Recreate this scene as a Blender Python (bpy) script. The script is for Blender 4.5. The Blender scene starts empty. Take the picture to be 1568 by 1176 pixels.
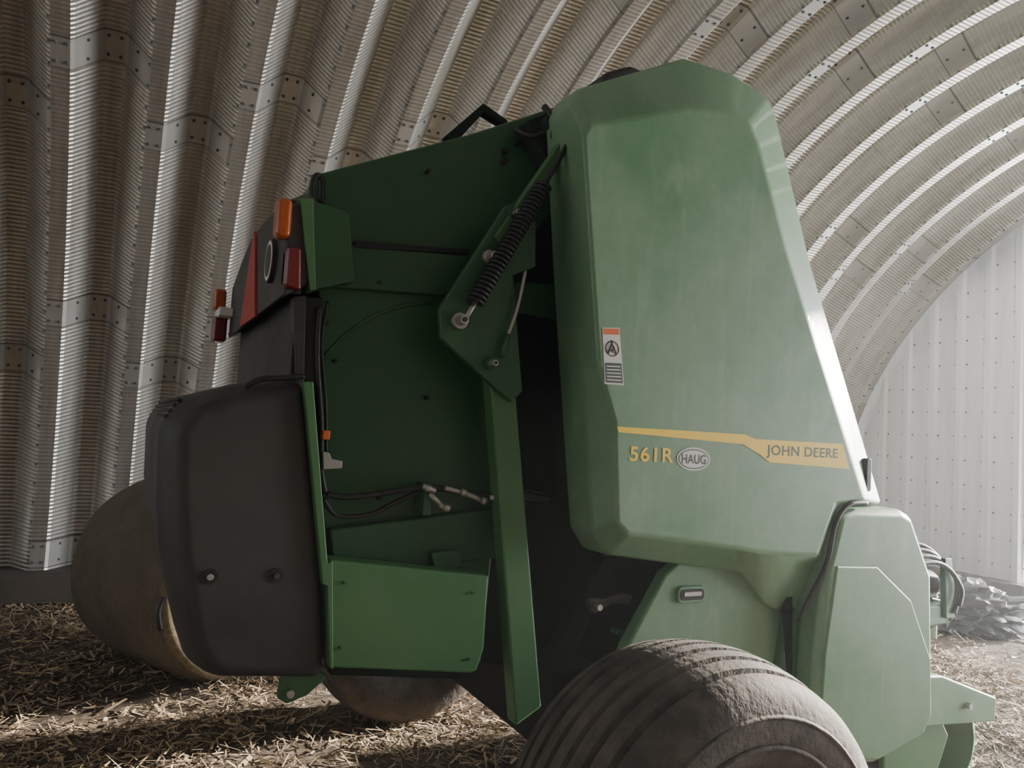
import bpy, bmesh, math, random
import numpy as np
from mathutils import Vector, Matrix, noise
random.seed(4); rng=np.random.default_rng(7)
COL=bpy.context.collection
# ---------------------------------------------------------------- camera
f0=Vector((math.sin(math.radians(26.7)),math.cos(math.radians(26.7)),0))
r0=Vector((f0.y,-f0.x,0)); p=math.radians(3.5); ro=math.radians(3.2)
fw=f0*math.cos(p)+Vector((0,0,1))*math.sin(p); u0=r0.cross(fw)
rr=r0*math.cos(ro)+u0*math.sin(ro); uu=-r0*math.sin(ro)+u0*math.cos(ro)
cam=bpy.data.objects.new('camera',bpy.data.cameras.new('camera')); COL.objects.link(cam)
cam.matrix_world=Matrix(((rr.x,uu.x,-fw.x,0),(rr.y,uu.y,-fw.y,0),(rr.z,uu.z,-fw.z,1.7),(0,0,0,1)))
cam.data.lens=27.1; cam.data.clip_start=.05; bpy.context.scene.camera=cam
# ---------------------------------------------------------------- materials
def newmat(name):
    m=bpy.data.materials.new(name); m.use_nodes=True; nt=m.node_tree
    return m,nt,nt.nodes['Principled BSDF']
def N(nt,t,**k):
    n=nt.nodes.new(t)
    for a,b in k.items(): setattr(n,a,b)
    return n
def mix(nt,fac,a,b):
    n=N(nt,'ShaderNodeMix',data_type='RGBA')
    for i,v in ((0,fac),(6,a),(7,b)):
        if isinstance(v,bpy.types.NodeSocket): nt.links.new(v,n.inputs[i])
        else: n.inputs[i].default_value=v if i==0 else (*v,1)
    return n.outputs[2]
def mth(nt,op,a,b=None,c=None):
    n=N(nt,'ShaderNodeMath',operation=op)
    for i,v in enumerate((a,b,c)):
        if v is None: continue
        if isinstance(v,bpy.types.NodeSocket): nt.links.new(v,n.inputs[i])
        else: n.inputs[i].default_value=v
    return n.outputs[0]
def nz(nt,scale,detail=4,rough=.6,vec=None,lo=.35,hi=.65):
    t=N(nt,'ShaderNodeTexNoise'); t.inputs['Scale'].default_value=scale; t.inputs['Detail'].default_value=detail; t.inputs['Roughness'].default_value=rough
    if vec: nt.links.new(vec,t.inputs['Vector'])
    r=N(nt,'ShaderNodeMapRange'); r.inputs[1].default_value=lo; r.inputs[2].default_value=hi
    nt.links.new(t.outputs[0],r.inputs[0]); return r.outputs[0]
def objco(nt,scale=None):
    c=N(nt,'ShaderNodeTexCoord').outputs['Object']
    if scale:
        m=N(nt,'ShaderNodeMapping'); m.inputs['Scale'].default_value=scale; nt.links.new(c,m.inputs[0]); return m.outputs[0]
    return c
def bump(nt,bs,h,dist,strength=1):
    b=N(nt,'ShaderNodeBump'); b.inputs['Distance'].default_value=dist; b.inputs['Strength'].default_value=strength
    nt.links.new(h,b.inputs['Height']); nt.links.new(b.outputs[0],bs.inputs['Normal'])
def paint(name,c,dust=(.3,.28,.22),amt=.3,rough=.4,metal=0,streak=False,coat=0):
    m,nt,bs=newmat(name)
    co=objco(nt)
    n1=nz(nt,2.2,6,.65,co,.35,.7); n2=nz(nt,26,4,.7,co,.45,.75)
    f=mth(nt,'MULTIPLY',mth(nt,'ADD',mth(nt,'MULTIPLY',n1,.75),mth(nt,'MULTIPLY',n2,.25)),amt)
    if streak:
        s=nz(nt,1,3,.5,objco(nt,(22,22,1.1)),.58,.75); f=mth(nt,'ADD',f,mth(nt,'MULTIPLY',s,.18))
        s2=nz(nt,1,2,.5,objco(nt,(9,9,2.5)),.64,.70); f=mth(nt,'ADD',f,mth(nt,'MULTIPLY',s2,.15))
    nt.links.new(mix(nt,f,c,dust),bs.inputs['Base Color'])
    nt.links.new(mth(nt,'ADD',mth(nt,'MULTIPLY',f,.5),rough),bs.inputs['Roughness'])
    bs.inputs['Metallic'].default_value=metal; bs.inputs['Coat Weight'].default_value=coat
    return m
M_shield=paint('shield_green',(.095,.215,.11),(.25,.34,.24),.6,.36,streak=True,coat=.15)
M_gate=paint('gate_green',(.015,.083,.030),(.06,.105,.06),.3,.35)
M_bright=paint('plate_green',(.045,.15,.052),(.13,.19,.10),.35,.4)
M_dkgreen=paint('shaded_dark_green',(.005,.018,.010),(.015,.022,.016),.4,.75)  # darkened green: recess shade put into the colour; dark brackets share it
M_black=paint('black_plastic',(.007,.007,.008),(.035,.035,.032),.3,.5)
M_gray=paint('charcoal_cover',(.024,.0225,.023),(.08,.072,.065),.6,.5)
M_steel=paint('steel',(.40,.39,.37),(.25,.2,.14),.5,.4,.8)
M_rubhose=paint('hose_rubber',(.010,.010,.010),(.05,.045,.04),.3,.45)
M_yel=paint('decal_yellow',(.90,.60,.03),(.8,.55,.15),.35,.45)
M_white=paint('decal_white',(.65,.65,.62),(.45,.43,.4),.3,.5)
M_org=paint('decal_orange',(.65,.11,.02),(.45,.25,.15),.3,.5)
M_dkdec=paint('decal_grey',(.04,.05,.05),(.15,.15,.15),.3,.5)
M_dectext=paint('decal_text_green',(.015,.06,.025),(.04,.08,.04),.2,.5)
M_lampo=paint('lamp_orange',(.40,.07,.005),(.2,.06,.015),.4,.25,coat=.4)
M_lampr=paint('lamp_red',(.16,.006,.010),(.07,.015,.015),.3,.25,coat=.4)
M_smv=paint('smv_red',(.38,.020,.012),(.28,.06,.02),.3,.5)
M_wood=paint('footing_concrete',(.05,.04,.033),(.028,.022,.017),.8,.9)
M_hub=paint('wheel_centre',(.010,.010,.009),(.018,.016,.013),.5,.9)
m,nt,bs=newmat('tyre_rubber'); M_tyre=m
co=objco(nt); f=nz(nt,3.5,7,.7,co,.40,.68); f2=nz(nt,40,3,.6,co,.3,.8)
c=mix(nt,f,(.036,.030,.026),(.14,.112,.088)); c=mix(nt,mth(nt,'MULTIPLY',f2,.3),c,(.04,.032,.026))
nt.links.new(c,bs.inputs['Base Color']); bs.inputs['Roughness'].default_value=.8; bump(nt,bs,f2,.002)
m,nt,bs=newmat('bale_netwrap'); M_bale=m
uvn=N(nt,'ShaderNodeUVMap'); mp=N(nt,'ShaderNodeMapping'); mp.inputs['Scale'].default_value=(3,40,1); nt.links.new(uvn.outputs[0],mp.inputs[0])
f=nz(nt,4,6,.7,mp.outputs[0],.3,.7); g=nz(nt,3,5,.6,objco(nt),.35,.65)
c=mix(nt,f,(.13,.10,.065),(.31,.25,.17)); c=mix(nt,mth(nt,'MULTIPLY',g,.5),c,(.10,.075,.05))
nt.links.new(c,bs.inputs['Base Color']); bs.inputs['Roughness'].default_value=.75; bump(nt,bs,f,.012)
m,nt,bs=newmat('bale_end_straw'); M_baleend=m
f=nz(nt,35,6,.8,objco(nt),.3,.7); nt.links.new(mix(nt,f,(.20,.14,.07),(.52,.41,.23)),bs.inputs['Base Color']); bs.inputs['Roughness'].default_value=.9; bump(nt,bs,f,.02)
# galvanised arch: u = metres along building, v = metres around arch
m,nt,bs=newmat('galvanised_arch'); M_arch=m
uvn=N(nt,'ShaderNodeUVMap'); sp=N(nt,'ShaderNodeSeparateXYZ'); nt.links.new(uvn.outputs[0],sp.inputs[0])
U_,V_=sp.outputs[0],sp.outputs[1]
rib=mth(nt,'DIVIDE',U_,.61); ribi=mth(nt,'FLOOR',rib); ribf=mth(nt,'FRACT',rib)
par=mth(nt,'MODULO',ribi,2.0)
vv=mth(nt,'FRACT',mth(nt,'DIVIDE',mth(nt,'SUBTRACT',V_,mth(nt,'ADD',1.78,mth(nt,'MULTIPLY',par,.5))),2.15))
lap=mth(nt,'LESS_THAN',vv,.11)
cr=mth(nt,'SINE',mth(nt,'MULTIPLY',V_,2*math.pi/.034))
crm=mth(nt,'MULTIPLY',cr,mth(nt,'SUBTRACT',1.0,lap))
flat=mth(nt,'LESS_THAN',ribf,.19)
amp=mth(nt,'SUBTRACT',1.0,mth(nt,'MULTIPLY',flat,.6))
h=mth(nt,'MULTIPLY',crm,amp)
vec=N(nt,'ShaderNodeCombineXYZ'); nt.links.new(U_,vec.inputs[0]); nt.links.new(V_,vec.inputs[1])
mp=N(nt,'ShaderNodeMapping'); mp.inputs['Scale'].default_value=(9,.7,1); nt.links.new(vec.outputs[0],mp.inputs[0])
st=nz(nt,1,5,.65,mp.outputs[0],.35,.7); sp2=nz(nt,30,4,.7,vec.outputs[0],.4,.8)
c=mix(nt,st,(.60,.585,.555),(.36,.335,.30)); c=mix(nt,mth(nt,'MULTIPLY',sp2,.2),c,(.25,.21,.17))
c=mix(nt,mth(nt,'MULTIPLY',flat,.4),c,(.20,.17,.14)); c=mix(nt,mth(nt,'MULTIPLY',lap,.5),c,(.52,.52,.51))
lip=mth(nt,'LESS_THAN',mth(nt,'ABSOLUTE',mth(nt,'SUBTRACT',vv,.11)),.004)
lip2=mth(nt,'LESS_THAN',vv,.004)
c=mix(nt,mth(nt,'MULTIPLY',mth(nt,'ADD',lip,lip2),.65),c,(.08,.065,.05))
nt.links.new(c,bs.inputs['Base Color']); bs.inputs['Metallic'].default_value=.8; bs.inputs['Roughness'].default_value=.36
bump(nt,bs,h,.0015)
m,nt,bs=newmat('end_sheet'); M_end=m
f=nz(nt,1,5,.6,objco(nt,(6,6,.6)),.3,.75)
nt.links.new(mix(nt,f,(.76,.78,.79),(.56,.57,.57)),bs.inputs['Base Color']); bs.inputs['Metallic'].default_value=.1; bs.inputs['Roughness'].default_value=.5
m,nt,bs=newmat('dirt_floor'); M_floor=m
f=nz(nt,1.1,7,.7,objco(nt),.35,.65); g=nz(nt,28,6,.75,objco(nt),.35,.65)
c=mix(nt,f,(.055,.038,.028),(.15,.107,.07)); c=mix(nt,mth(nt,'MULTIPLY',g,.55),c,(.25,.18,.115))
nt.links.new(c,bs.inputs['Base Color']); bs.inputs['Roughness'].default_value=.95; bump(nt,bs,g,.03)
m,nt,bs=newmat('straw'); M_straw=m
a=N(nt,'ShaderNodeAttribute',attribute_name='tint'); 
nt.links.new(mix(nt,a.outputs['Fac'],(.09,.058,.036),(.76,.57,.34)),bs.inputs['Base Color']); bs.inputs['Roughness'].default_value=.7
m,nt,bs=newmat('yard_gravel'); nt.links.new(mix(nt,nz(nt,3,5,.6,objco(nt)),(.4,.36,.28),(.5,.46,.38)),bs.inputs['Base Color']); M_yard=m
# ---------------------------------------------------------------- mesh helpers
def obj(name,V,Fc,mat,parent=None,smooth=False,bevel=0,seg=2,angle=30):
    me=bpy.data.meshes.new(name); me.from_pydata([tuple(v) for v in V],[],Fc)
    bm=bmesh.new(); bm.from_mesh(me); bmesh.ops.recalc_face_normals(bm,faces=bm.faces); bm.to_mesh(me); bm.free()
    o=bpy.data.objects.new(name,me); COL.objects.link(o)
    if mat: me.materials.append(mat)
    if parent: o.parent=parent
    if smooth or bevel: me.polygons.foreach_set('use_smooth',[True]*len(me.polygons))
    if bevel:
        b=o.modifiers.new('b','BEVEL'); b.width=bevel; b.segments=seg; b.limit_method='ANGLE'; b.angle_limit=math.radians(angle); b.harden_normals=True
    return o
def loft(name,loops,mat,parent,cap0=True,cap1=True,**k):
    V=[];Fc=[];n=len(loops[0])
    for L in loops: V+=L
    for i in range(len(loops)-1):
        for j in range(n):
            a=i*n+j;b=i*n+(j+1)%n; Fc.append((a,b,b+n,a+n))
    if cap0: Fc.append(tuple(range(n)))
    if cap1: Fc.append(tuple(range((len(loops)-1)*n,len(loops)*n)))
    return obj(name,V,Fc,mat,parent,**k)
def prism(name,xz,y0,y1,mat,parent,bevel=.006,**k):
    return loft(name,[[(x,y0,z) for x,z in xz],[(x,y1,z) for x,z in xz]],mat,parent,bevel=bevel,**k)
def box(name,a,b,mat,parent,bevel=.006,**k):
    return prism(name,[(a[0],a[2]),(b[0],a[2]),(b[0],b[2]),(a[0],b[2])],a[1],b[1],mat,parent,bevel,**k)
def catmull(P,s=8):
    P=[Vector(q) for q in P]; Q=[P[0]]+P+[P[-1]]; out=[]
    for i in range(1,len(Q)-2):
        for k in range(s):
            t=k/s; a,b,c,d=Q[i-1],Q[i],Q[i+1],Q[i+2]
            out.append(.5*((2*b)+(c-a)*t+(2*a-5*b+4*c-d)*t*t+(3*b-a-3*c+d)*t**3))
    out.append(P[-1]); return out
def tube(name,P,r,mat,parent,curve=True,n=8):
    P=catmull(P) if curve and len(P)>2 else [Vector(q) for q in P]
    loops=[]; up=None
    for i,q in enumerate(P):
        t=(P[min(i+1,len(P)-1)]-P[max(i-1,0)]).normalized()
        if up is None: up=t.orthogonal().normalized()
        up=(up-t*up.dot(t)).normalized(); s=t.cross(up)
        loops.append([tuple(q+(up*math.cos(2*math.pi*k/n)+s*math.sin(2*math.pi*k/n))*r) for k in range(n)])
    return loft(name,loops,mat,parent,smooth=True)
def cyl(name,a,b,r,mat,parent,n=24,bevel=0):
    a=Vector(a);b=Vector(b);t=(b-a).normalized();up=t.orthogonal().normalized();s=t.cross(up)
    L=[[tuple(q+(up*math.cos(2*math.pi*k/n)+s*math.sin(2*math.pi*k/n))*r) for k in range(n)] for q in (a,b)]
    return loft(name,L,mat,parent,bevel=bevel)
def revolve(name,prof,cen,mat,parent,n=96,smooth=True,sharp=None):
    V=[];Fc=[];m_=len(prof)
    for i in range(n):
        a=2*math.pi*i/n
        for y,r in prof: V.append((cen[0]+r*math.cos(a),cen[1]+y,cen[2]+r*math.sin(a)))
    for i in range(n):
        for j in range(m_):
            Fc.append((i*m_+j,i*m_+(j+1)%m_,((i+1)%n)*m_+(j+1)%m_,((i+1)%n)*m_+j))
    o=obj(name,V,Fc,mat,parent,smooth=smooth)
    if sharp: o.data.set_sharp_from_angle(angle=math.radians(sharp))
    return o
def mm(s): 
    return [tuple(float(v)/1000 for v in q.split(',')) for q in s.split()]
def empty(name):
    e=bpy.data.objects.new(name,None); COL.objects.link(e); e.empty_display_size=.2; return e
# ---------------------------------------------------------------- building
pitch=.61; cy,cz,R=3.0,.15,4.9; DP=.24
prof=[(0,0),(.115,0),(.14,.022),(.285,DP-.022),(.31,DP),(.43,DP),(.455,DP-.022),(.585,.022)]
xs=[]; x=-6.1
while x<9.38:
    xs+=[(x+a,b) for a,b in prof]; x+=pitch
xs=[q for q in xs if q[0]<9.40]
NA=90; V=[];Fc=[];UV=[]
for i in range(NA+1):
    a=math.pi*i/NA
    for X,d in xs: V.append((X,cy+(R+d)*math.cos(a),cz+(R+d)*math.sin(a))); UV.append((X+6.1,a*R))
n=len(xs)
for i in range(NA):
    for j in range(n-1): Fc.append((i*n+j,i*n+j+1,(i+1)*n+j+1,(i+1)*n+j))
me=bpy.data.meshes.new('ceiling'); me.from_pydata(V,[],Fc); uvl=me.uv_layers.new(name='UVMap')
for l in me.loops: uvl.data[l.index].uv=UV[l.vertex_index]
me.materials.append(M_arch); ceil=bpy.data.objects.new('ceiling',me); COL.objects.link(ceil)
V=[];Fc=[]
def bolt(X,d,a,r=.011):
    c0=Vector((X,cy+(R+d-.001)*math.cos(a),cz+(R+d-.001)*math.sin(a))); nrm=Vector((0,-math.cos(a),-math.sin(a))); t1=Vector((1,0,0)); t2=nrm.cross(t1)
    b=len(V)
    for h,s in ((0,1),(.010,.8)):
        for k in range(6):
            V.append(c0+nrm*h+(t1*math.cos(k*math.pi/3)+t2*math.sin(k*math.pi/3))*r*s)
    for k in range(6): Fc.append((b+k,b+(k+1)%6,b+6+(k+1)%6,b+6+k))
    Fc.append(tuple(range(b+6,b+12)))
x=-6.1; ri=0
while x<9:
    a=.04
    while a<2.2:
        bolt(x+.60,.006,a,.012); a+=.17/R
    for k in range(5):
        v0=1.78+(ri%2)*.5+2.15*k-2.15
        for dv in (.05,.19):
            a=(v0+dv)/R
            if .02<a<2.2:
                for uo,dd in ((.025,0),(.095,0),(.33,DP),(.41,DP),(.2125,DP/2),(.52,DP/2)): bolt(x+uo,dd,a,.013)
    x+=pitch; ri+=1
obj('arch_bolts',V,Fc,M_dkdec,ceil)
XE=9.38; PW=.36
def endwall(name,X,sgn,door):
    V=[];Fc=[];cols=[]
    y=cy-R-.2
    while y<cy+R+.25:
        for a,b in ((0,0),(PW-.13,0),(PW-.10,.035),(PW-.03,.035)): cols.append((y+a,b))
        y+=PW
    for yy,d in cols:
        zt=math.sqrt(max((R+DP-.04)**2-(yy-cy)**2,0.0))+cz
        zb=4.1 if door[0]<yy<door[1] else .28
        if zt<zb: zt=zb+.001
        V+= [(X-sgn*d,yy,zb),(X-sgn*d,yy,max(zt,zb+.001))]
    for i in range(len(cols)-1): Fc.append((2*i,2*i+2,2*i+3,2*i+1))
    return obj(name,V,Fc,M_end)
DR=(-1.6,5.15)
w=endwall('wall_front',XE,1,DR)
V=[];Fc=[]
y=cy-R-.2
while y<cy+R:
    for yo,xo in ((PW-.155,0),(PW-.005,0)):
        yy=y+yo
        if DR[0]-.1<yy<DR[1]+.05: continue
        zt=math.sqrt(max(R*R-(yy-cy)**2,0)); z=.45
        while z<zt:
            b=len(V)
            for h,s in ((0,1),(.012,.7)):
                for k in range(6): V.append((XE-.002-h,yy+.012*s*math.cos(k*1.047),z+.012*s*math.sin(k*1.047)))
            for k in range(6): Fc.append((b+k,b+(k+1)%6,b+6+(k+1)%6,b+6+k))
            Fc.append(tuple(range(b+6,b+12))); z+=.30
    y+=PW
obj('wall_screws',V,Fc,M_dkdec,w)
w2=endwall('wall_rear',-6.05,-1,(0.2,5.2))  # unseen end wall; doorway added to let fill light in
box('trim_1',(-6.1,7.72,0),(9.45,8.3,.26),M_wood,None,.02)
box('trim_2',(-6.1,-2.3,0),(9.45,-1.72,.26),M_wood,None,.02)
box('trim_3',(9.2,5.2,0),(9.5,7.72,.28),M_wood,None,.02)
nx,ny=150,100; V=[];Fc=[]
for j in range(ny+1):
    for i in range(nx+1):
        X=-6.3+15.9*i/nx; Y=-2.2+10.4*j/ny
        V.append((X,Y,.05*(noise.noise((X*.9,Y*.9,0)))+.02*noise.noise((X*4,Y*4,3))-.01))
for j in range(ny):
    for i in range(nx): Fc.append((j*(nx+1)+i,j*(nx+1)+i+1,(j+1)*(nx+1)+i+1,(j+1)*(nx+1)+i))
floor=obj('floor',V,Fc,M_floor,smooth=True)
obj('ground_yard',[(-40,-40,-.06),(60,-40,-.06),(60,50,-.06),(-40,50,-.06)],[(0,1,2,3)],M_yard)
def straw(n,x0,x1,y0,y1,zmax=.03):
    X=rng.uniform(x0,x1,n);Y=rng.uniform(y0,y1,n)
    # patchy cover: thin the litter where a broad noise field is low
    keep=np.array([noise.noise((a*1.3,b*1.3,5))+.35*noise.noise((a*4,b*4,8)) for a,b in zip(X,Y)])>(rng.random(n)*.9-.75)
    X=X[keep];Y=Y[keep];n=len(X)
    L=rng.gamma(2.2,.011,n)+.010;Wd=rng.uniform(.0015,.0045,n)+(rng.random(n)<.06)*.006;A=rng.uniform(0,2*np.pi,n);T=rng.normal(0,.28,n)
    Z=np.array([.05*noise.noise((a*.9,b*.9,0)) for a,b in zip(X,Y)])+rng.uniform(.0,zmax,n)
    dx=np.cos(A)*np.cos(T)*L;dy=np.sin(A)*np.cos(T)*L;dz=np.sin(T)*L
    wx=-np.sin(A)*Wd;wy=np.cos(A)*Wd;wz=rng.uniform(-1,1,n)*Wd*.7
    c=np.stack([X,Y,Z],1);d=np.stack([dx,dy,dz],1);w=np.stack([wx,wy,wz],1)
    return np.stack([c-d-w,c+d-w,c+d+w,c-d+w],1)
P=np.concatenate([straw(38000,-2.2,3.2,3.6,7.7),straw(14000,3.0,9.2,3.0,7.6),straw(24000,2.6,6.5,1.4,4.6),straw(3000,6,9.2,0,4)])
n=len(P); me=bpy.data.meshes.new('straw_litter'); me.from_pydata(P.reshape(-1,3).tolist(),[],np.arange(n*4).reshape(-1,4).tolist())
at=me.attributes.new('tint','FLOAT','FACE'); at.data.foreach_set('value',rng.beta(1.0,1.9,n).astype(np.float32))
me.materials.append(M_straw); so=bpy.data.objects.new('straw_litter',me); COL.objects.link(so); so.parent=floor
# ---------------------------------------------------------------- round baler
B=empty('round_baler')
shB=mm('1311,2856 1353,2925 1818,3165 2054,3166 2259,3116 2307,3032 2519,2479 3004,1471 2750,1456 2660,1203 2490,1051 2394,1043 2311,1086 2193,1202 1567,1281 1504,1362 1449,1761 1424,1943 1376,2307')
shC=mm('1324,2713 1348,2753 1749,2912 1972,2952 2066,2928 2109,2873 2283,2465 2772,1499 2600,1479 2505,1277 2321,1286 2252,1293 2185,1299 2087,1311 1586,1369 1538,1409 1507,1754 1432,1938 1383,2291')
for nm,s in (('side_shield_near',lambda y:y),('side_shield_far',lambda y:6.3-y)):
    loft(nm,[[(x,s(2.46),z) for x,z in shB],[(x,s(2.30),z) for x,z in shB],[(x,s(2.20),z) for x,z in shC]],M_shield,B,bevel=.014,seg=4,angle=12)
gate=[(.511,2.463),(.528,2.522),(1.059,2.777),(1.436,2.98),(1.47,2.6),(1.30,2.40),(1.24,2.2),(1.25,1.3),(1.224,.814),(.658,.893),(.552,2.096)]
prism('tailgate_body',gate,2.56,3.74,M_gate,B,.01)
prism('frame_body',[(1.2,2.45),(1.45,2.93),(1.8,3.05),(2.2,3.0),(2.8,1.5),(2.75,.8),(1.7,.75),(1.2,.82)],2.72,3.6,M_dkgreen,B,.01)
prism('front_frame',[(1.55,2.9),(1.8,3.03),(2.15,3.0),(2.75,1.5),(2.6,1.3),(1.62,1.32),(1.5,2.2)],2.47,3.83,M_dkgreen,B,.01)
prism('frame_crossplate',[(1.24,2.26),(1.50,2.28),(1.50,2.14),(1.26,2.15)],2.58,2.62,M_gate,B,.005)
prism('frame_lower_rail',[(1.25,1.50),(1.50,1.47),(1.52,1.43),(1.25,1.45)],2.62,2.68,M_gate,B,.005)
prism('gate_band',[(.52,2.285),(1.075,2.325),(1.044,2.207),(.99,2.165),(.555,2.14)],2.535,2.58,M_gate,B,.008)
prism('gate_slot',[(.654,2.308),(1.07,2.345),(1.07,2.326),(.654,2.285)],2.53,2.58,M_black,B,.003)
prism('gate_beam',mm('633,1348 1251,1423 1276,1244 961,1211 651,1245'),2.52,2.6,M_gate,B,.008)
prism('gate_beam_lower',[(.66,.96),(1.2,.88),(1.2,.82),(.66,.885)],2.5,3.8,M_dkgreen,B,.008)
ring=[(1.0+.5*math.cos(a),2.56,1.62+.52*math.sin(a)) for a in [math.radians(q) for q in range(95,215,6)]]
tube('gate_ring',ring,.006,M_gate,B,curve=False)
for x_,z_ in ((.62,1.9),(.58,2.02),(.9,2.6),(.75,2.18),(1.1,1.48),(.72,1.05),(.8,1.45),(.95,1.8)):
    cyl('gate_bolt',(x_,2.53,z_),(x_,2.57,z_),.007,M_black,B,8)
prism('gate_tab',[(.98,1.27),(1.08,1.28),(1.10,1.22),(1.0,1.20)],2.49,2.52,M_gate,B,.004)
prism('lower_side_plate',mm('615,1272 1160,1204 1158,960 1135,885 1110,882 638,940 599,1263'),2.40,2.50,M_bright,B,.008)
prism('lower_plate_lip',[(.598,1.262),(.616,1.272),(.641,.94),(.63,.945)],2.385,2.5,M_bright,B,.003)
for x_,z_ in ((.66,1.20),(.66,1.0),(1.1,1.15),(1.1,.93)): cyl('plate_bolt',(x_,2.39,z_),(x_,2.405,z_),.005,M_gate,B,8)
prism('frame_post',[(1.10,2.0),(1.20,2.0),(1.224,1.845),(1.395,.74),(1.296,.686),(1.128,1.838)],2.40,2.47,M_bright,B,.008,seg=3)
prism('lift_arm_plate',mm('910,2091 1130,2477 1175,2499 1255,2440 1265,2283 1178,2240 1239,1840 1200,1800 1137,1839 923,1993'),2.375,2.405,M_gate,B,.006)
prism('lift_arm_bar',[(1.09,2.36),(1.12,2.34),(1.385,2.77),(1.355,2.79)],2.36,2.40,M_bright,B,.004)
for x_,z_,r_ in ((.981,2.057,.028),(1.076,2.287,.024),(1.155,2.451,.016),(1.102,1.925,.020)):
    cyl('arm_washer',(x_,2.355,z_),(x_,2.38,z_),r_,M_steel if r_>.023 else M_gate,B,20,.003)
    cyl('arm_bolt',(x_,2.32,z_),(x_,2.37,z_),r_*.6,M_steel,B,6,.002)
    cyl('arm_bolt_hole',(x_,2.317,z_),(x_,2.33,z_),r_*.3,M_black,B,12)
a0=Vector((.985,2.325,2.06)); b0=Vector((1.345,2.325,2.74)); t=(b0-a0).normalized(); e1=Vector((0,1,0)); e2=t.cross(e1)
hel=[]
for i in range(30*12+1):
    k=i/(30*12); an=2*math.pi*30*k; q=a0+(b0-a0)*(.08+.66*k); hel.append(q+(e1*math.cos(an)+e2*math.sin(an))*.026)
tube('tension_spring',hel,.0062,M_black,B,curve=False,n=6)
tube('spring_hook',[a0,a0+(b0-a0)*.09],.008,M_steel,B); tube('spring_rod',[a0+(b0-a0)*.74,b0],.010,M_black,B)
tube('gas_strut',[(1.209,2.35,2.256),(1.185,2.35,2.12),(1.147,2.35,1.999)],.007,M_steel,B)
tube('gas_strut_cap',[(1.155,2.35,2.03),(1.14,2.35,1.95)],.011,M_gate,B)
tube('support_rod',[(1.420,2.50,2.269),(1.555,2.50,1.839)],.006,M_steel,B)
tube('support_rod_sleeve',[(1.45,2.50,2.19),(1.53,2.50,1.93)],.008,M_gray,B)
for pts,r_ in (([(1.30,2.45,2.90),(1.33,2.42,2.84),(1.33,2.42,2.78),(1.36,2.42,2.72)],.012),([(1.22,2.52,2.82),(1.27,2.48,2.79),(1.33,2.46,2.82)],.010)):
    tube('hinge_hose',pts,r_,M_rubhose,B)
prism('hinge_bracket',[(1.24,2.84),(1.38,2.92),(1.40,2.74),(1.34,2.70),(1.29,2.76)],2.47,2.57,M_dkgreen,B)
cyl('hinge_pin',(1.335,2.43,2.84),(1.335,2.6,2.84),.035,M_dkgreen,B,20,.004)
for x_,z_ in ((1.2,2.74),(1.25,2.78),(1.2,2.70)): cyl('hinge_bolt',(x_,2.54,z_),(x_,2.57,z_),.012,M_black,B,8)
tube('hose_1',[(.604,2.47,1.467),(.675,2.47,1.458),(.80,2.47,1.475),(.921,2.47,1.494),(1.0,2.47,1.49),(1.066,2.46,1.481),(1.207,2.47,1.464)],.010,M_rubhose,B)
tube('hose_2',[(.60,2.49,1.45),(.64,2.49,1.40),(.701,2.49,1.394),(.77,2.49,1.405),(.832,2.49,1.438),(.921,2.48,1.48)],.008,M_rubhose,B)
tube('hose_3',[(.547,2.51,2.067),(.55,2.50,1.9),(.578,2.50,1.687),(.585,2.49,1.55),(.604,2.49,1.467)],.009,M_rubhose,B)
tube('hose_4',[(.575,2.52,2.09),(.565,2.52,1.95),(.59,2.51,1.75),(.60,2.5,1.6)],.006,M_rubhose,B)
tube('hose_5',[(1.2,2.5,1.47),(1.35,2.55,1.47),(1.50,2.6,1.45)],.012,M_rubhose,B)
for a_,b_ in (((.92,1.50),(.965,1.485)),((.945,1.475),(.985,1.44)),((.985,1.44),(1.0,1.425)),((1.0,1.495),(1.06,1.482)),((1.07,1.48),(1.14,1.455)),((1.17,1.465),(1.205,1.462))):
    tube('hose_fitting',[(a_[0],2.45,a_[1]),(b_[0],2.45,b_[1])],.010,M_steel,B,n=6)
for x_,z_ in ((.93,1.495),(1.0,1.43),(1.06,1.482),(1.14,1.455)):
    tube('hose_fitting_nut',[(x_,2.45,z_),(x_+.018,2.45,z_-.004)],.014,M_steel,B,n=6)
box('valve_block',(.93,2.46,1.40),(.96,2.54,1.51),M_gate,B,.004)
prism('hose_clamp',[(.579,1.603),(.60,1.60),(.61,1.58),(.645,1.575),(.645,1.55),(.585,1.545)],2.46,2.5,M_steel,B,.003)
box('sensor_tab',(.575,2.46,1.64),(.60,2.5,1.67),M_org,B,.004)
prism('latch_handle',[(1.571,1.11),(1.64,1.105),(1.70,1.12),(1.763,1.11),(1.75,1.075),(1.68,1.085),(1.60,1.05),(1.575,1.06)],2.40,2.43,M_gray,B,.006)
cyl('latch_bolt',(1.60,2.37,1.08),(1.60,2.41,1.08),.012,M_steel,B,8)
prism('link_beam',[(1.66,1.25),(1.72,1.25),(1.52,.86),(1.44,.90)],2.44,2.5,M_dkgreen,B,.006)
cyl('link_pin',(1.70,2.38,.98),(1.70,2.43,.98),.014,M_gate,B,12,.003)
for x_,z_ in ((1.42,1.42),(1.509,1.448),(1.45,1.0)): cyl('frame_bolt',(x_,2.66,z_),(x_,2.73,z_),.014,M_gray,B,8)
prism('lamp_bracket',mm('470,2396 495,2403 613,2384 650,2162 501,2110'),2.475,2.58,M_gate,B,.006)
prism('lamp_bracket_face',[(.448,2.396),(.490,2.402),(.520,2.112),(.500,2.108)],2.45,2.56,M_bright,B,.003)
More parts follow.
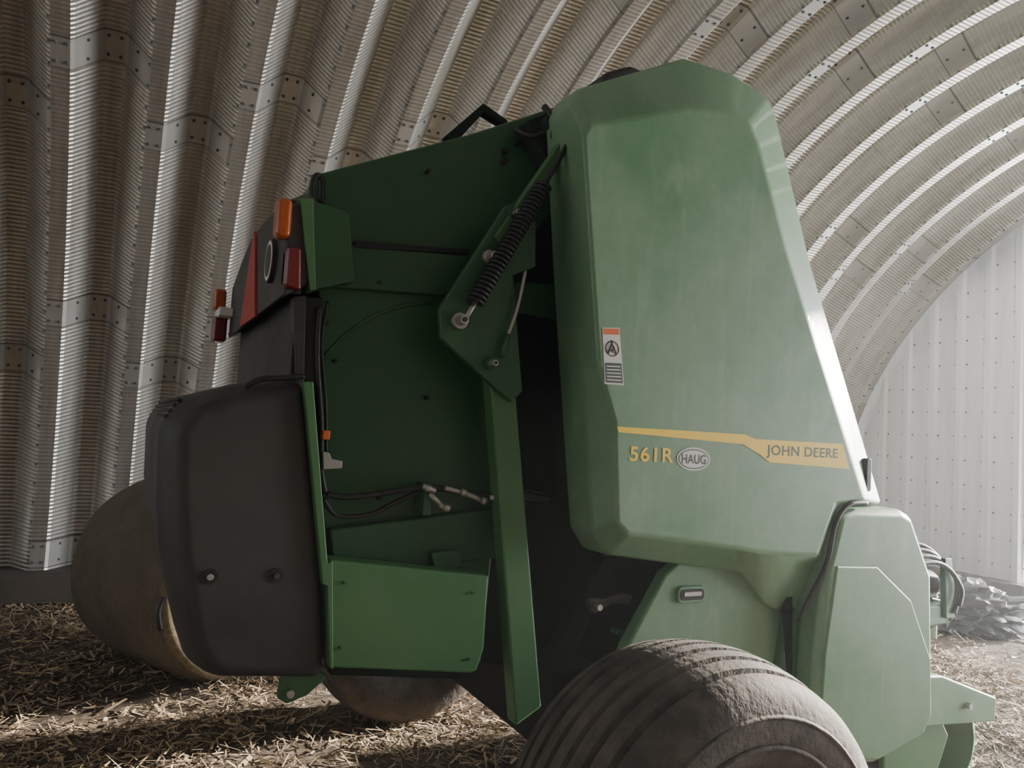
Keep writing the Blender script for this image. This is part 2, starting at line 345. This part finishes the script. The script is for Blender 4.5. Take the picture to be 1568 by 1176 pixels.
box('tail_lamp_amber',(.380,2.43,2.26),(.428,2.50,2.385),M_lampo,B,.018,seg=4)
prism('tail_lamp_red',[(.42,2.235),(.463,2.235),(.472,2.10),(.42,2.11)],2.43,2.51,M_lampr,B,.012,seg=3)
prism('tail_lamp_backplate',[(.425,2.40),(.455,2.40),(.485,2.10),(.455,2.10)],2.50,2.54,M_gray,B,.004)
box('tail_lamp_amber_far',(.345,3.82,2.19),(.40,3.92,2.29),M_lampo,B,.015,seg=3)
box('tail_lamp_red_far',(.35,3.80,2.04),(.41,3.92,2.16),M_lampr,B,.012,seg=3)
box('tail_lamp_bracket_far',(.36,3.7,2.15),(.42,3.9,2.19),M_white,B,.004)
crown=[(2.46,2.08),(2.46,2.36),(2.60,2.41),(2.97,2.43),(3.3,2.43),(3.55,2.38),(3.82,2.30),(3.82,2.06)]
loft('rear_crown_panel',[[(.42,y,z) for y,z in crown],[(.50,y,z+.05) for y,z in crown]],M_gray,B,bevel=.01)
loft('smv_emblem',[[(x,y,z) for y,z in ((2.96,2.07),(3.38,2.07),(3.33,2.14),(3.20,2.40),(3.16,2.43),(3.12,2.40),(3.0,2.14))] for x in (.412,.420)],M_smv,B)
cyl('speed_disc',(.405,2.69,2.23),(.42,2.69,2.23),.075,M_gray,B,32)
cyl('speed_disc_ring',(.403,2.69,2.23),(.415,2.69,2.23),.068,M_white,B,32)
cyl('speed_disc_centre',(.402,2.69,2.23),(.415,2.69,2.23),.055,M_gray,B,32)
box('net_box_shade_block',(.47,2.52,1.78),(.56,3.8,2.1),M_black,B,.006)  # solid black block; the open cavity's shade put in as colour
prism('net_box_side',[(.46,2.09),(.50,2.10),(.515,1.8),(.49,1.8)],2.50,2.56,M_gray,B,.004)
tube('crown_hose',[(.515,2.52,2.38),(.50,2.53,2.44),(.51,2.54,2.50),(.535,2.56,2.50),(.54,2.56,2.42)],.011,M_rubhose,B)
prism('top_handle',[(1.086,2.881),(1.245,3.056),(1.36,3.01),(1.37,2.98),(1.25,3.02),(1.13,2.86)],2.88,2.94,M_dkgreen,B,.006)
prism('roof_cap',[(1.60,3.02),(1.66,3.19),(1.78,3.25),(1.93,3.24),(2.05,3.05)],2.6,3.6,M_black,B,.02)
gC=mm('497,1802 298,1755 193,1710 154,1643 171,1422 189,1292 236,1085 264,1000 322,943 620,912 589,1203')
gB=[(.497,1.83),(.29,1.795),(.15,1.745),(.10,1.66),(.11,1.42),(.13,1.29),(.188,1.07),(.225,.97),(.30,.915),(.625,.89),(.6,1.2)]
loft('net_wrap_cover',[[(x,2.41,z) for x,z in gC],[(x,2.50,z) for x,z in gB],[(x,3.80,z) for x,z in gB],[(x,3.89,z) for x,z in gC]],M_gray,B,bevel=.03,seg=4,angle=15)
for i in range(4): 
    tube('cover_vent',[(.150-.010*i,2.50,1.740-.018*i),(.146-.010*i,3.7,1.740-.018*i)],.007,M_gray,B)
prism('cover_edge_strip',mm('488,1815 518,1818 612,1192 590,1199'),2.385,2.46,M_bright,B,.004)
for x_,z_ in ((.266,1.230),(.453,1.227)):
    cyl('cover_bolt_recess',(x_,2.405,z_),(x_,2.42,z_),.022,M_black,B,20); cyl('cover_bolt',(x_,2.398,z_),(x_,2.42,z_),.010,M_steel if x_<.3 else M_gray,B,8,.002)
tube('cover_hinge',[(.33,2.45,1.79),(.37,2.44,1.815),(.44,2.44,1.825),(.50,2.44,1.835)],.009,M_black,B)
tube('cover_handle',[(.150,2.44,1.17),(.138,2.43,1.13),(.148,2.43,1.08)],.008,M_black,B)
prism('drop_bracket',[(.50,.93),(.60,.93),(.64,.90),(.58,.85),(.52,.83),(.49,.85)],2.44,2.47,M_gate,B,.004)
cyl('drop_bracket_bolt',(.525,2.42,.865),(.525,2.45,.865),.012,M_steel,B,10)
prism('wheel_guard_panel',[(1.852,1.204),(2.0,1.3),(2.6,1.3),(2.75,1.42),(2.72,1.2),(2.661,.637),(2.55,.40),(1.9,.55),(1.62,.75),(1.690,.949)],2.32,2.38,M_shield,B,.012)
def rrect(cx_,cz_,w,h,r,n=6):
    P=[]
    for k,(sx,sz) in enumerate(((1,1),(-1,1),(-1,-1),(1,-1))):
        for i in range(n+1):
            a=math.pi/2*(k+i/n); P.append((cx_+sx*(w/2-r)+r*math.cos(a),cz_+sz*(h/2-r)+r*math.sin(a)))
    return P
prism('slot_rim',rrect(1.97,1.124,.135,.062,.022),2.308,2.33,M_shield,B,.004)
prism('slot_hole',rrect(1.97,1.124,.112,.04,.014),2.305,2.33,M_black,B,.001)
prism('slot_latch',rrect(1.97,1.127,.085,.016,.006),2.302,2.33,M_steel,B,.001)
fr=[(2.615,1.447),(2.690,1.466),(2.992,1.462),(3.056,1.435),(3.195,1.181),(3.225,.568),(3.175,.492),(2.869,.421),(2.733,.440),(2.559,.594),(2.501,.701),(2.510,.901),(2.550,1.228)]
cen=Vector((2.87,.95))
frI=[tuple(cen+(Vector(q)-cen)*.95) for q in fr]
loft('front_side_shield',[[(x,2.34,z) for x,z in fr],[(x,2.21,z) for x,z in fr],[(x,2.185,z) for x,z in frI]],M_shield,B,bevel=.012,seg=3,angle=15)
lo=[(2.59,1.24),(2.83,1.23),(3.05,1.08),(3.19,.82),(3.20,.58),(3.15,.51),(2.87,.44),(2.745,.46),(2.58,.61),(2.525,.71),(2.535,.9)]
cen=Vector((2.85,.85)); loI=[tuple(cen+(Vector(q)-cen)*.985) for q in lo]
loft('front_shield_boss',[[(x,2.20,z) for x,z in lo],[(x,2.178,z) for x,z in loI]],M_shield,B,bevel=.006,seg=3,angle=15)
prism('shield_gap',[(2.42,1.06),(2.62,1.3),(2.66,1.47),(2.57,1.46),(2.45,1.1),(2.36,.5),(2.5,.5),(2.5,.9),(2.49,1.05)],2.28,2.34,M_gate,B,.01)
tube('gap_seal',[(2.78,2.2,1.485),(2.67,2.2,1.475),(2.60,2.2,1.40),(2.56,2.2,1.25),(2.50,2.22,1.12),(2.46,2.24,1.02)],.010,M_black,B)
prism('shield_latch',rrect(2.83,1.60,.03,.14,.012),2.23,2.26,M_black,B,.004)
prism('pickup_arm',[(3.18,.72),(3.42,.70),(3.83,.56),(3.82,.45),(3.40,.48),(3.1,.5)],2.28,2.33,M_shield,B,.01)
arc=[(3.40+.38*math.cos(a),.36+.30*math.sin(a)) for a in [math.radians(q) for q in range(-70,81,10)]]
arc2=[(x-.02,z-.005) for x,z in reversed(arc)]
loft('pickup_wind_guard',[[(x,y,z) for x,z in arc+arc2] for y in (2.35,4.0)],M_bright,B,smooth=True)
cyl('pickup_reel',(3.35,2.36,.36),(3.35,3.95,.36),.17,M_black,B,24,.01)
for i in range(16):
    y=2.42+i*.1
    for k in range(4):
        a=k*math.pi/2+i*.3; tube('pickup_tine',[(3.35+.17*math.cos(a),y,.36+.17*math.sin(a)),(3.35+.26*math.cos(a),y,.36+.26*math.sin(a))],.004,M_steel,B,n=5)
prism('pickup_side',[(3.1,.66),(3.4,.62),(3.55,.4),(3.45,.2),(3.25,.17),(3.1,.3)],2.33,2.36,M_bright,B,.01)
cyl('pickup_bolt',(3.6,2.26,.55),(3.6,2.29,.55),.014,M_steel,B,8); cyl('pickup_bolt',(3.3,2.26,.6),(3.3,2.29,.6),.014,M_steel,B,8)
prism('tongue',[(2.7,.72),(3.2,.80),(4.55,.80),(4.6,.68),(3.2,.62),(2.7,.55)],3.02,3.28,M_gate,B,.015)
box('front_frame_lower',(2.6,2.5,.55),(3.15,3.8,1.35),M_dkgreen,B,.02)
cyl('jack_tube',(3.8,2.97,.08),(3.8,2.97,.95),.045,M_gate,B,20,.004); cyl('jack_foot',(3.8,2.97,.0),(3.8,2.97,.06),.12,M_gate,B,20,.004)
cyl('pto_shaft',(3.3,3.15,.95),(4.5,3.15,.90),.055,M_black,B,20,.005)
cyl('pto_guard',(4.30,3.15,.92),(4.56,3.15,.90),.085,M_black,B,20,.01)
for i in range(4): tube('tongue_hose',[(3.2,3.05+.04*i,1.2),(3.8,3.02+.05*i,1.0),(4.4,3.0+.04*i,1.06+.03*i),(4.60+.02*i,2.97+.03*i,.92),(4.58,2.96+.03*i,.80-.05*i)],.014,M_rubhose,B)
prism('hose_holder',[(4.50,1.08),(4.56,1.08),(4.60,.9),(4.60,.72),(4.52,.72)],3.0,3.04,M_gate,B,.006)
prism('hitch_clevis',[(4.5,.83),(4.66,.80),(4.71,.74),(4.66,.68),(4.5,.64)],3.08,3.22,M_gate,B,.01)
cyl('hitch_pin',(4.62,3.15,.56),(4.62,3.15,.90),.022,M_steel,B,12,.004)
cyl('axle',(1.60,2.05,.53),(1.60,4.3,.53),.045,M_hub,B,20,.005)
box('axle_beam',(1.50,2.5,.5),(1.72,3.8,.82),M_hub,B,.02)
tp=[(-.15,.24),(-.21,.27),(-.255,.33),(-.272,.40),(-.268,.45),(-.250,.49),(-.238,.508)]
gy=[-.17,-.10,-.033,.033,.10,.17]
for g in [None]+gy:
    if g is None: tp.append((-.215,.522)); continue
    for dy,dr in ((-.012,0),(-.008,-.022),(.008,-.022),(.012,0)): 
        y=g+dy; tp.append((y,.560-.85*y*y+dr))
    y=g+.034; 
    if g<.17: tp.append((y,.560-.85*y*y))
tp+= [(.215,.522),(.238,.508),(.250,.49),(.268,.45),(.272,.40),(.255,.33),(.21,.27),(.15,.24)]
TC=[(1.60,1.83,.53),(1.60,4.47,.53)]
for nm,c_ in (('near',TC[0]),('far',TC[1])):
    revolve('tyre_'+nm,tp,c_,M_tyre,B,160,True,32)
    if nm=='near':
        for rr_ in (.44,.36): revolve('tyre_ring_'+nm,[(-.268,rr_-.008),(-.275,rr_),(-.268,rr_+.008),(-.25,rr_)],c_,M_tyre,B,96)
    s=-1 if nm=='near' else 1
    revolve('rim_'+nm,[(-.14,.252),(-.12,.22),(s*.02-.02,.20),(s*.02-.02,.0001),(s*.02+.02,.0001),(s*.02+.02,.20),(.12,.22),(.14,.252),(.12,.24),(-.12,.24)],c_,M_hub,B,64)
    cyl('hub_'+nm,(c_[0],c_[1]-.12,.53),(c_[0],c_[1]+.12,.53),.08,M_hub,B,20,.01)
# ---------------------------------------------------------------- decals
Yd=2.1985
prism('decal_stripe',[(1.519,1.736),(2.098,1.737),(2.150,1.722),(2.627,1.723),(2.670,1.623),(2.229,1.636),(2.174,1.666),(2.090,1.700),(1.525,1.717)],Yd,Yd+.004,M_yel,B,0)
def text(name,body,x0,x1,z0,z1,mat,y,off=.0,sc=1.0):
    t=bpy.data.curves.new(name,'FONT'); t.body=body; t.extrude=0; t.offset=off; t.materials.append(mat); t.space_character=sc
    o=bpy.data.objects.new(name,t); COL.objects.link(o); o.parent=B; o.rotation_euler=(math.pi/2,0,0)
    bpy.context.view_layer.update(); bb=[Vector(c) for c in o.bound_box]
    mx=min(v.x for v in bb);Mx=max(v.x for v in bb);my=min(v.y for v in bb);My=max(v.y for v in bb)
    sx=(x1-x0)/(Mx-mx); sz=(z1-z0)/(My-my); o.scale=(sx,sz,1); o.location=(x0-mx*sx,y,z0-my*sz)
text('decal_model_text','561R',1.576,1.765,1.620,1.672,M_yel,Yd,.02,1.12)
text('decal_maker_text','JOHN DEERE',2.21,2.60,1.652,1.703,M_dectext,Yd-.0005,.014,1.08)
def ell(a_,b_): return [(1.858+a_*math.cos(a),1.636+b_*math.sin(a)) for a in np.linspace(0,2*math.pi,40,endpoint=False)]
prism('decal_oval',ell(.077,.042),Yd,Yd+.004,M_white,B,0); prism('decal_oval_inner',ell(.070,.036),Yd-.0004,Yd+.004,M_dkdec,B,0)
prism('decal_oval_inner2',ell(.066,.032),Yd-.0008,Yd+.004,M_white,B,0)
text('decal_oval_text','HAUG',1.802,1.914,1.619,1.653,M_dkdec,Yd-.0014,.02,1.05)
lab=[(1.438,2.069),(1.508,2.076),(1.538,1.880),(1.460,1.878)]
def lp(u,v):
    a=Vector(lab[3])*(1-u)+Vector(lab[2])*u; b=Vector(lab[0])*(1-u)+Vector(lab[1])*u; q=a*(1-v)+b*v; return (q.x,q.y)
def lq(n_,u0,u1,v0,v1,mat,y): prism(n_,[lp(u0,v0),lp(u1,v0),lp(u1,v1),lp(u0,v1)],y,2.24,mat,B,0)
lq('warning_label',0,1,0,1,M_white,Yd); lq('warning_label_head',.04,.96,.88,.985,M_org,Yd-.0005)
lq('warning_label_foot',.05,.95,.03,.38,M_dkdec,Yd-.0005)
for i in range(5): lq('warning_label_line',.12,.88,.07+.06*i,.09+.06*i,M_white,Yd-.001)
ring=[lp(.5+.36*math.cos(a),.63+.13*math.sin(a)) for a in np.linspace(0,2*math.pi,25)]
tube('warning_label_icon',[(x,Yd-.0005,z) for x,z in ring],.0018,M_dkdec,B,curve=False,n=5)
for (u0_,v0_),(u1_,v1_) in (((.25,.55),(.5,.72)),((.5,.72),(.72,.53)),((.35,.63),(.6,.57)),((.5,.78),(.5,.67))):
    tube('warning_label_figure',[(lp(u0_,v0_)[0],Yd-.001,lp(u0_,v0_)[1]),(lp(u1_,v1_)[0],Yd-.001,lp(u1_,v1_)[1])],.003,M_dkdec,B,curve=False,n=5)
# ---------------------------------------------------------------- hay bale
HB=empty('round_hay_bale')
P1=Vector((.82,5.25,.61)); ax=Vector((-.45,.893,0)).normalized(); sd=ax.cross(Vector((0,0,1)))
rp=[(0,.0),(0,.3),(0,.52),(.03,.585),(.10,.62),(.3,.635),(.6,.64),(.9,.635),(1.10,.615),(1.18,.57),(1.2,.45),(1.2,0.0)]
V=[];Fc=[];UVs=[];n=72
for i in range(n):
    a=2*math.pi*i/n
    for t_,r_ in rp:
        rad=r_*(1+.025*noise.noise((math.cos(a)*2,math.sin(a)*2,t_*3))); q=P1+ax*t_+(sd*math.cos(a)+Vector((0,0,1))*math.sin(a))*rad
        if q.z<.0: q.z=0
        V.append(q); UVs.append((a/6.283*4,t_))
m_=len(rp)
for i in range(n):
    for j in range(m_-1): Fc.append((i*m_+j,i*m_+j+1,((i+1)%n)*m_+j+1,((i+1)%n)*m_+j))
me=bpy.data.meshes.new('bale_body'); me.from_pydata([tuple(v) for v in V],[],Fc); ul=me.uv_layers.new(name='UVMap')
for l in me.loops: ul.data[l.index].uv=UVs[l.vertex_index]
me.materials.append(M_bale); me.materials.append(M_baleend)
for k,pg in enumerate(me.polygons):
    pg.use_smooth=True
    if k%(m_-1)<3 or k%(m_-1)>=m_-3: pg.material_index=1
bm=bmesh.new(); bm.from_mesh(me); bmesh.ops.recalc_face_normals(bm,faces=bm.faces); bm.to_mesh(me); bm.free()
o=bpy.data.objects.new('bale_body',me); COL.objects.link(o); o.parent=HB
# ---------------------------------------------------------------- crumpled black plastic
def heap(name,c,s,mat,seed):
    bm=bmesh.new(); bmesh.ops.create_icosphere(bm,subdivisions=5,radius=1)
    for v in bm.verts:
        d=v.co.normalized(); k=1+.5*noise.noise(d*1.6+Vector((seed,0,0)))+.5*abs(noise.noise(d*4+Vector((0,seed,0))))+.3*abs(noise.noise(d*9))
        v.co=Vector((c[0]+d.x*s[0]*k,c[1]+d.y*s[1]*k,max(0,c[2]+d.z*s[2]*k)))
    me=bpy.data.meshes.new(name); bm.to_mesh(me); bm.free(); me.materials.append(mat); o=bpy.data.objects.new(name,me); COL.objects.link(o); return o
M_tarp=paint('plastic_sheet',(.004,.004,.005),(.015,.015,.015),.3,.55)
heap('crumpled_plastic_sheet',(7.75,5.05,.13),(.66,.5,.23),M_tarp,3)
# ---------------------------------------------------------------- light
w=bpy.data.worlds.new('w'); bpy.context.scene.world=w; w.use_nodes=True; nt=w.node_tree; bg=nt.nodes['Background']
sk=nt.nodes.new('ShaderNodeTexSky'); sk.sky_type='NISHITA'; sk.sun_disc=False; sk.sun_elevation=math.radians(25); sk.sun_rotation=math.radians(80)
nt.links.new(sk.outputs[0],bg.inputs[0]); bg.inputs[1].default_value=.15
def area(name,loc,rot,sx,sy,e,c):
    l=bpy.data.lights.new(name,'AREA'); l.shape='RECTANGLE'; l.size=sx; l.size_y=sy; l.energy=e; l.color=c
    o=bpy.data.objects.new(name,l); o.location=loc; o.rotation_euler=rot; COL.objects.link(o); return o
area('daylight_front_door',(9.7,1.8,2.05),(0,math.pi/2,0),4.0,6.6,1750,(.95,.98,1))
area('rear_fill',(-6.3,2.7,2.05),(0,-math.pi/2,0),4.0,5.0,45,(1,.95,.88))  # added weak fill for the camera side; no rear opening is seen
s=bpy.data.lights.new('sun','SUN'); s.energy=34; s.angle=math.radians(1.5); s.color=(1,.92,.80)
o=bpy.data.objects.new('sun',s); COL.objects.link(o); d=Vector((-1,-.012,-.28)); o.rotation_euler=d.to_track_quat('-Z','Y').to_euler()
m=bpy.data.materials.new('veil_haze'); m.use_nodes=True; nt=m.node_tree; nt.nodes.clear()
vs=nt.nodes.new('ShaderNodeVolumeScatter'); vs.inputs['Density'].default_value=.0032; vs.inputs['Anisotropy'].default_value=.7; vs.inputs['Color'].default_value=(.93,.97,1,1)
ou=nt.nodes.new('ShaderNodeOutputMaterial'); nt.links.new(vs.outputs[0],ou.inputs['Volume'])
o=box('veil_haze',(-5.9,-1.6,.3),(9.15,7.4,4.9),m,None,0); o.parent=floor  # haze volume added to wash the view like lens veil glare
